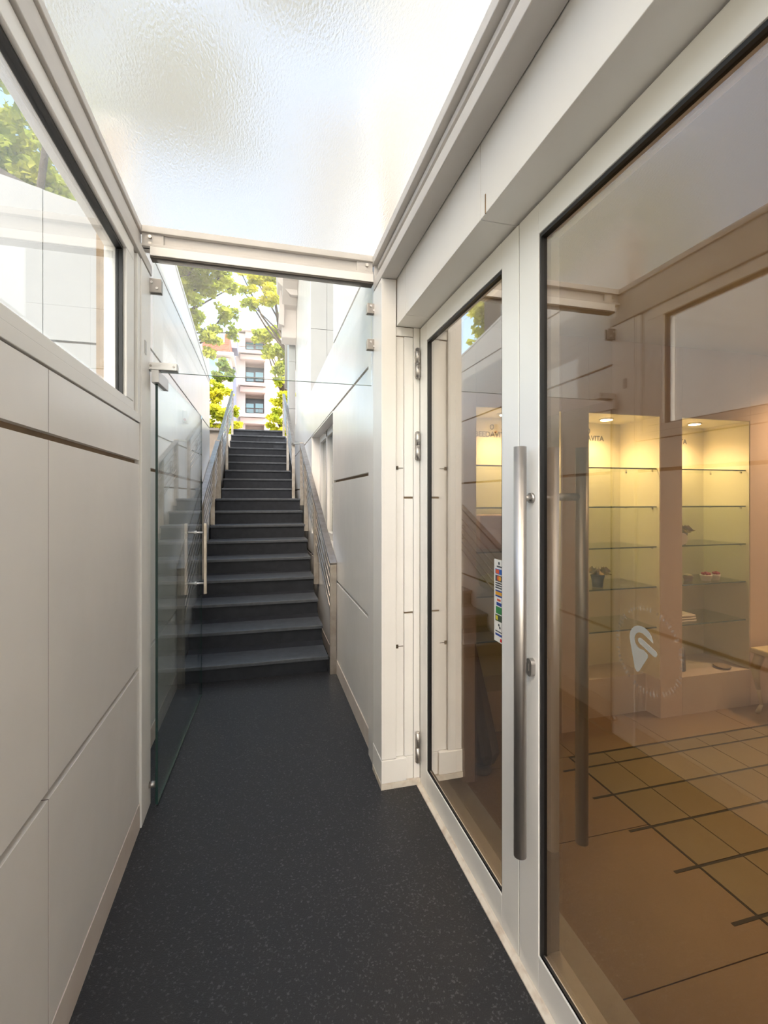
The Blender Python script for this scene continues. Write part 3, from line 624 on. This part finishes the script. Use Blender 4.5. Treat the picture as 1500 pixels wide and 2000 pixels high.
h = nb(); bmesh.ops.create_icosphere(h, subdivisions=3, radius=1, matrix=Matrix.Translation((1.42, 2.66, .92)) @ Matrix.Diagonal((.10, .09, .055, 1))); O('cushion', h, 'lime_cloth', label='rounded lime green bundle on the left niche shelf', cat='bundle')
# leaning folded parasol behind the inner pier
pr = E('folded_parasol', (1.15, 2.25, 0), 'dark grey folded cloth parasol leaning behind the white inner pier', 'parasol')
h = nb(); A = Vector((1.17, 2.27, .03)); Bv = Vector((1.09, 2.44, .95)); ax = (Bv-A).normalized(); u = ax.orthogonal().normalized(); v = ax.cross(u); R0 = []; seg = 24
for s, rr in ((0, .030), (.06, .062), (.30, .052), (.70, .028), (1.0, .008)):
    R0.append([h.verts.new(A+(Bv-A)*s+(u*math.cos(2*PI*i/seg)+v*math.sin(2*PI*i/seg))*rr*(1+.25*(i % 3 == 0))) for i in range(seg)])
for a, b in zip(R0, R0[1:]):
    for i in range(seg): h.faces.new((a[i], a[(i+1) % seg], b[(i+1) % seg], b[i]))
h.faces.new(R0[0][::-1]); h.faces.new(R0[-1]); O('canopy', h, 'cloth_dark', pr)
h = nb(); tube(h, A-ax*.02, Bv+ax*.1, .008); O('pole', h, 'steel_dark', pr)
h = nb(); lathe(h, (1.13, 2.26, .002), [(.052, 0), (.052, .012), (.03, .02)], 20); O('foot', h, 'cloth_dark', pr)
# cream stool with curved legs at the picture's right edge
sx, sy = 3.37, 2.26
so = E('stool', (sx, sy, 0), 'cream stool with curved legs against the far wall', 'stool')
bx('seat', (sx-.17, sx+.17, sy-.16, sy+.16, .40, .44), 'cream_wood', so, bev=.01)
for a, b in ((-1,-1),(1,-1),(1,1),(-1,1)):
    h = nb(); prev = None
    pts = [(.0, .40, .030), (.02, .30, .026), (.008, .16, .013), (-.004, .06, .010), (.012, .0, .014)]
    for (o0, z0, r0), (o1, z1, r1) in zip(pts, pts[1:]): tube(h, (sx+a*(.13+o0), sy+b*(.12+o0), z0+.002), (sx+a*(.13+o1), sy+b*(.12+o1), z1+.002), r0, 10, r1)
    O('leg', h, 'cream_wood', so)

# ================================================================== STREET, BUILDINGS AND TREES
bx('ground_street', (-30, 40, 11.2, 120, 2.6, 2.90), 'pavement', kind='structure')
def R(px0, py0, px1, py1, Y, d, name, m, parent, bev=0):
    a = B(px0, py0, Y); b = B(px1, py1, Y); return bx(name, (a.x, b.x, Y, Y+d, b.z, a.z), m, parent, bev=bev)
YB = 46
ab = E('apartment_block', tuple(B(508, 942, YB+2)), 'pale pink apartment block with recessed balconies across the street', 'building'); WL[ab.name] = Vector(ab.location)
ab.location.z = 2.9; WL[ab.name].z = 2.9
R(464, 645, 640, 960, YB+1.5, 8, 'body', 'facade_pale', ab)
R(457, 676, 479, 960, YB, 1.5, 'pier', 'facade_pale', ab); R(479, 645, 520, 663, YB-.1, 1.6, 'parapet', 'facade_pink', ab); R(462, 643, 560, 650, YB-.3, 1.8, 'cornice', 'facade_pale', ab); R(462, 650, 479, 676, YB+.2, 1.3, 'pier', 'facade_pale', ab)
R(516, 650, 640, 960, YB, 1.5, 'wall', 'facade_pink', ab)
for y0 in (663, 705, 766, 827):
    y1 = y0+(20 if y0 == 663 else 41)
    p = R(479, y0+(0 if y0 == 663 else 12), 516, y1, YB+1.35, .15, 'window', 'window_dark', ab)
    for a, b in ((481, 495.5), (499, 514)): R(a, y0+(3 if y0 == 663 else 22), b, y1-1, YB+1.28, .07, 'pane', 'window_blue', p)
    bl = R(466, y1-1, 519, y1+8, YB-.9, 2.3, 'balcony', 'facade_pale', ab); R(469, y1+8, 518, y1+21, YB-.6, 2.0, 'balcony_front', 'facade_pink', ab)
    g = nb(); a = B(479, y1-11, YB-.5); b = B(516, y1-1, YB-.5); box(g, a.x, b.x, YB-.5, YB-.44, a.z-.08, a.z)
    for i in range(17):
        x = a.x+(b.x-a.x)*i/16; box(g, x-.02, x+.02, YB-.5, YB-.46, b.z, a.z)
    O('railing', g, 'iron', ab)
wq = R(543, 718, 556, 757, YB-.1, .12, 'window', 'window_dark', ab); R(544, 720, 555, 756, YB-.16, .06, 'pane', 'window_blue', wq)
rh = E('brick_house', (B(430, 800, 40).x, 41, 2.9), 'red brick house with white cornice left of the pale block', 'building')
YR = 40
R(395, 649, 448, 683, YR, 4.8, 'brick_wall', 'brick_red', rh); R(392, 683, 456, 694, YR-.5, 5.3, 'cornice', 'facade_pale', rh); R(395, 694, 451, 940, YR+.2, 4.6, 'wall', 'facade_pale', rh)
bk_ = nb()
for r_ in range(12):
    a = B(395, 682-r_*2.7, YR); b = B(448, 682-r_*2.7, YR); box(bk_, a.x, b.x, YR-.02, YR, a.z, a.z+.06)
O('brick_course', bk_, 'brick_red', rh, kind='stuff')
for q_ in ((423.5, 652, 437, 667), (408, 700, 425, 740), (430, 700, 445, 740)):
    wq = R(q_[0]-1.2, q_[1]-1.2, q_[2]+1.2, q_[3]+1.2, YR-.08, .1, 'window', 'frame', rh); R(q_[0], q_[1], q_[2], q_[3], YR-.12, .04, 'pane', 'window_blue', wq)
R(449, 640, 463, 680, YR+3, 2.4, 'slate_flank', 'facade_grey_blue', rh); R(451, 694, 459, 940, YR+3, 2.4, 'slate_flank', 'facade_grey_blue', rh)
twr = R(508, 530, 514, 632, 60, 1.2, 'chimney_stack', 'facade_pink', None); tag(twr, 'slender pale pink chimney shaft rising behind the apartment block', 'chimney'); 
bx_ = B(511, 632, 60); bs = nb(); box(bs, bx_.x-.5, bx_.x+.6, 59.8, 61.4, 2.9, bx_.z+.5); O('chimney_base', bs, 'facade_pale', twr)

def leaves(name, clumps0, n, size, m, parent, seed):
    rnd = random.Random(seed); clumps = []
    for c, r in clumps0:
        for _ in range(11):
            p = Vector((rnd.gauss(0, 1), rnd.gauss(0, 1), rnd.gauss(0, .8))).normalized()*r*rnd.uniform(.15, .95); clumps.append((Vector(c)+p, r*rnd.uniform(.20, .42))); vs = []; fs = []
    w0 = WL[parent.name]
    tot = sum(r**2.2 for c, r in clumps)
    for c, r in clumps:
        c = Vector(c)-w0
        for _ in range(int(n*r**2.2/tot)):
            while True:
                p = Vector((rnd.uniform(-1, 1), rnd.uniform(-1, 1), rnd.uniform(-1, 1)))
                if p.length < 1: break
            p = c+Vector((p.x, p.y, p.z*.75))*r
            d = Vector((rnd.gauss(0, 1), rnd.gauss(0, 1), rnd.gauss(0, .5))).normalized(); s = d.cross(Vector((rnd.gauss(0, 1), rnd.gauss(0, 1), rnd.gauss(0, 1)))).normalized(); up = d.cross(s)
            L = size*rnd.uniform(.6, 1.3); k = len(vs)
            vs += [p, p+d*L*.5+s*L*.42+up*L*.12, p+d*L, p+d*L*.5-s*L*.42+up*L*.12]
            fs += [(k, k+1, k+2), (k, k+2, k+3)]
    me = bpy.data.meshes.new(name); me.from_pydata(vs, [], fs); me.materials.append(M[m]); o = bpy.data.objects.new(name, me); COL.objects.link(o); o.parent = parent; o['kind'] = 'stuff'; return o
def tree(base, clumps, n, size, m, label, seed, trunk=.16):
    rnd = random.Random(seed); t = E('street_tree', base, label, 'tree')
    bz = Vector(base); cc = sum((Vector(c) for c, r in clumps), Vector())/len(clumps); top = Vector((bz.x*.6+cc.x*.4, bz.y*.6+cc.y*.4, bz.z+(cc.z-bz.z)*.6))
    h = nb(); tube(h, bz, top, trunk, 12, trunk*.6); O('trunk', h, 'bark', t)
    for c, r in clumps:
        c = Vector(c); h = nb(); mid = top.lerp(c, .5)+Vector((rnd.uniform(-.3, .3), rnd.uniform(-.3, .3), rnd.uniform(0, .4)))
        tube(h, top, mid, trunk*.32, 8, trunk*.2); tube(h, mid, c, trunk*.2, 8, trunk*.08)
        for _ in range(3): e_ = c+Vector((rnd.uniform(-1, 1), rnd.uniform(-1, 1), rnd.uniform(-.6, .6)))*r*.8; tube(h, c, e_, trunk*.09, 6, trunk*.03)
        O('branch', h, 'bark', t)
    leaves('foliage', clumps, n, size, m, t, seed); return t
def cl(px, py, Y, rpx):                            # a leaf clump of a given apparent radius
    p = B(px, py, Y); return (tuple(p), rpx/F*Y)
tree((-3.6, 14.5, 2.9), [cl(350, 540, 13, 42), cl(395, 560, 13.5, 40), cl(370, 615, 13.5, 34), cl(405, 655, 14, 26), cl(440, 610, 14, 24), cl(455, 650, 14.5, 14), cl(430, 540, 13.5, 26), cl(455, 560, 14, 16), cl(390, 500, 13, 50), cl(330, 600, 14, 50), cl(320, 690, 14, 50), cl(410, 690, 14, 14)], 19000, .11, 'leaf_green', 'yellow green tree whose crown fills the left of the gap', 11)
tree((2.2, 18.5, 2.9), [cl(500, 545, 17, 24), cl(530, 540, 17, 26), cl(535, 580, 17, 22), cl(487, 590, 17, 16), cl(520, 500, 17, 34), cl(470, 530, 17, 12), cl(550, 620, 18, 18), cl(475, 567, 17, 10)], 11000, .12, 'leaf_bright', 'bright lime tree top hanging over the chimney shaft', 12)
tree((1.6, 25.5, 2.9), [cl(515, 660, 24, 20), cl(540, 650, 24, 24), cl(530, 690, 24, 20), cl(548, 720, 24, 18), cl(560, 690, 24, 22), cl(545, 745, 24, 12), cl(505, 650, 24, 10)], 9000, .15, 'leaf_green', 'green tree leaning over the right balconies', 13)
tree((1.2, 22.5, 2.9), [cl(545, 785, 22, 16), cl(540, 815, 22, 18), cl(555, 835, 22, 20), cl(525, 830, 22, 9), cl(560, 770, 22, 16)], 7000, .12, 'leaf_bright', 'low bright green tree beside the pale block entrance', 14)
tree((-4.4, 21.5, 2.9), [cl(432, 765, 21, 20), cl(418, 800, 21, 26), cl(448, 805, 21, 20), cl(440, 835, 21, 24), cl(405, 760, 21, 22), cl(462, 830, 21, 10), cl(395, 820, 21, 26)], 11000, .11, 'leaf_bright', 'sunlit yellow bush behind the left railing', 15)
tree((-6.5, 33, 2.9), [cl(440, 715, 32, 14), cl(450, 735, 32, 12), cl(425, 735, 32, 12)], 3500, .18, 'leaf_deep', 'dark green tree in front of the brick house windows', 16)
# trees over the light well and over the glass roof
tree((-5.2, 10.2, 2.6), [((-5.0, 9.2, 7.8), 1.5), ((-3.6, 9.0, 6.6), 1.2), ((-4.2, 8.6, 9.2), 1.4), ((-2.9, 8.6, 5.4), .8), ((-6.0, 9.4, 5.8), 1.3), ((-3.0, 9.4, 8.0), .9), ((-6.4, 8.0, 9.0), 1.4), ((-4.6, 8.6, 5.2), .8)], 20000, .15, 'leaf_green', 'spreading tree seen through the left window', 17, .07)
tree((-3.2, 7.2, 2.5), [((-.6, 6.3, 7.5), 1.1), ((.2, 4.2, 7.2), .7), ((-1.8, 3.2, 7.4), .9), ((.4, 5.4, 8.4), .7), ((-1.6, 6.6, 8.2), 1.0), ((-2.4, 5.4, 7.4), .9), ((-1.2, 4.4, 9.0), .8), ((-2.8, 3.6, 8.6), 1.0)], 8000, .14, 'leaf_deep', 'tree reaching over the frosted glass roof', 18, .06)
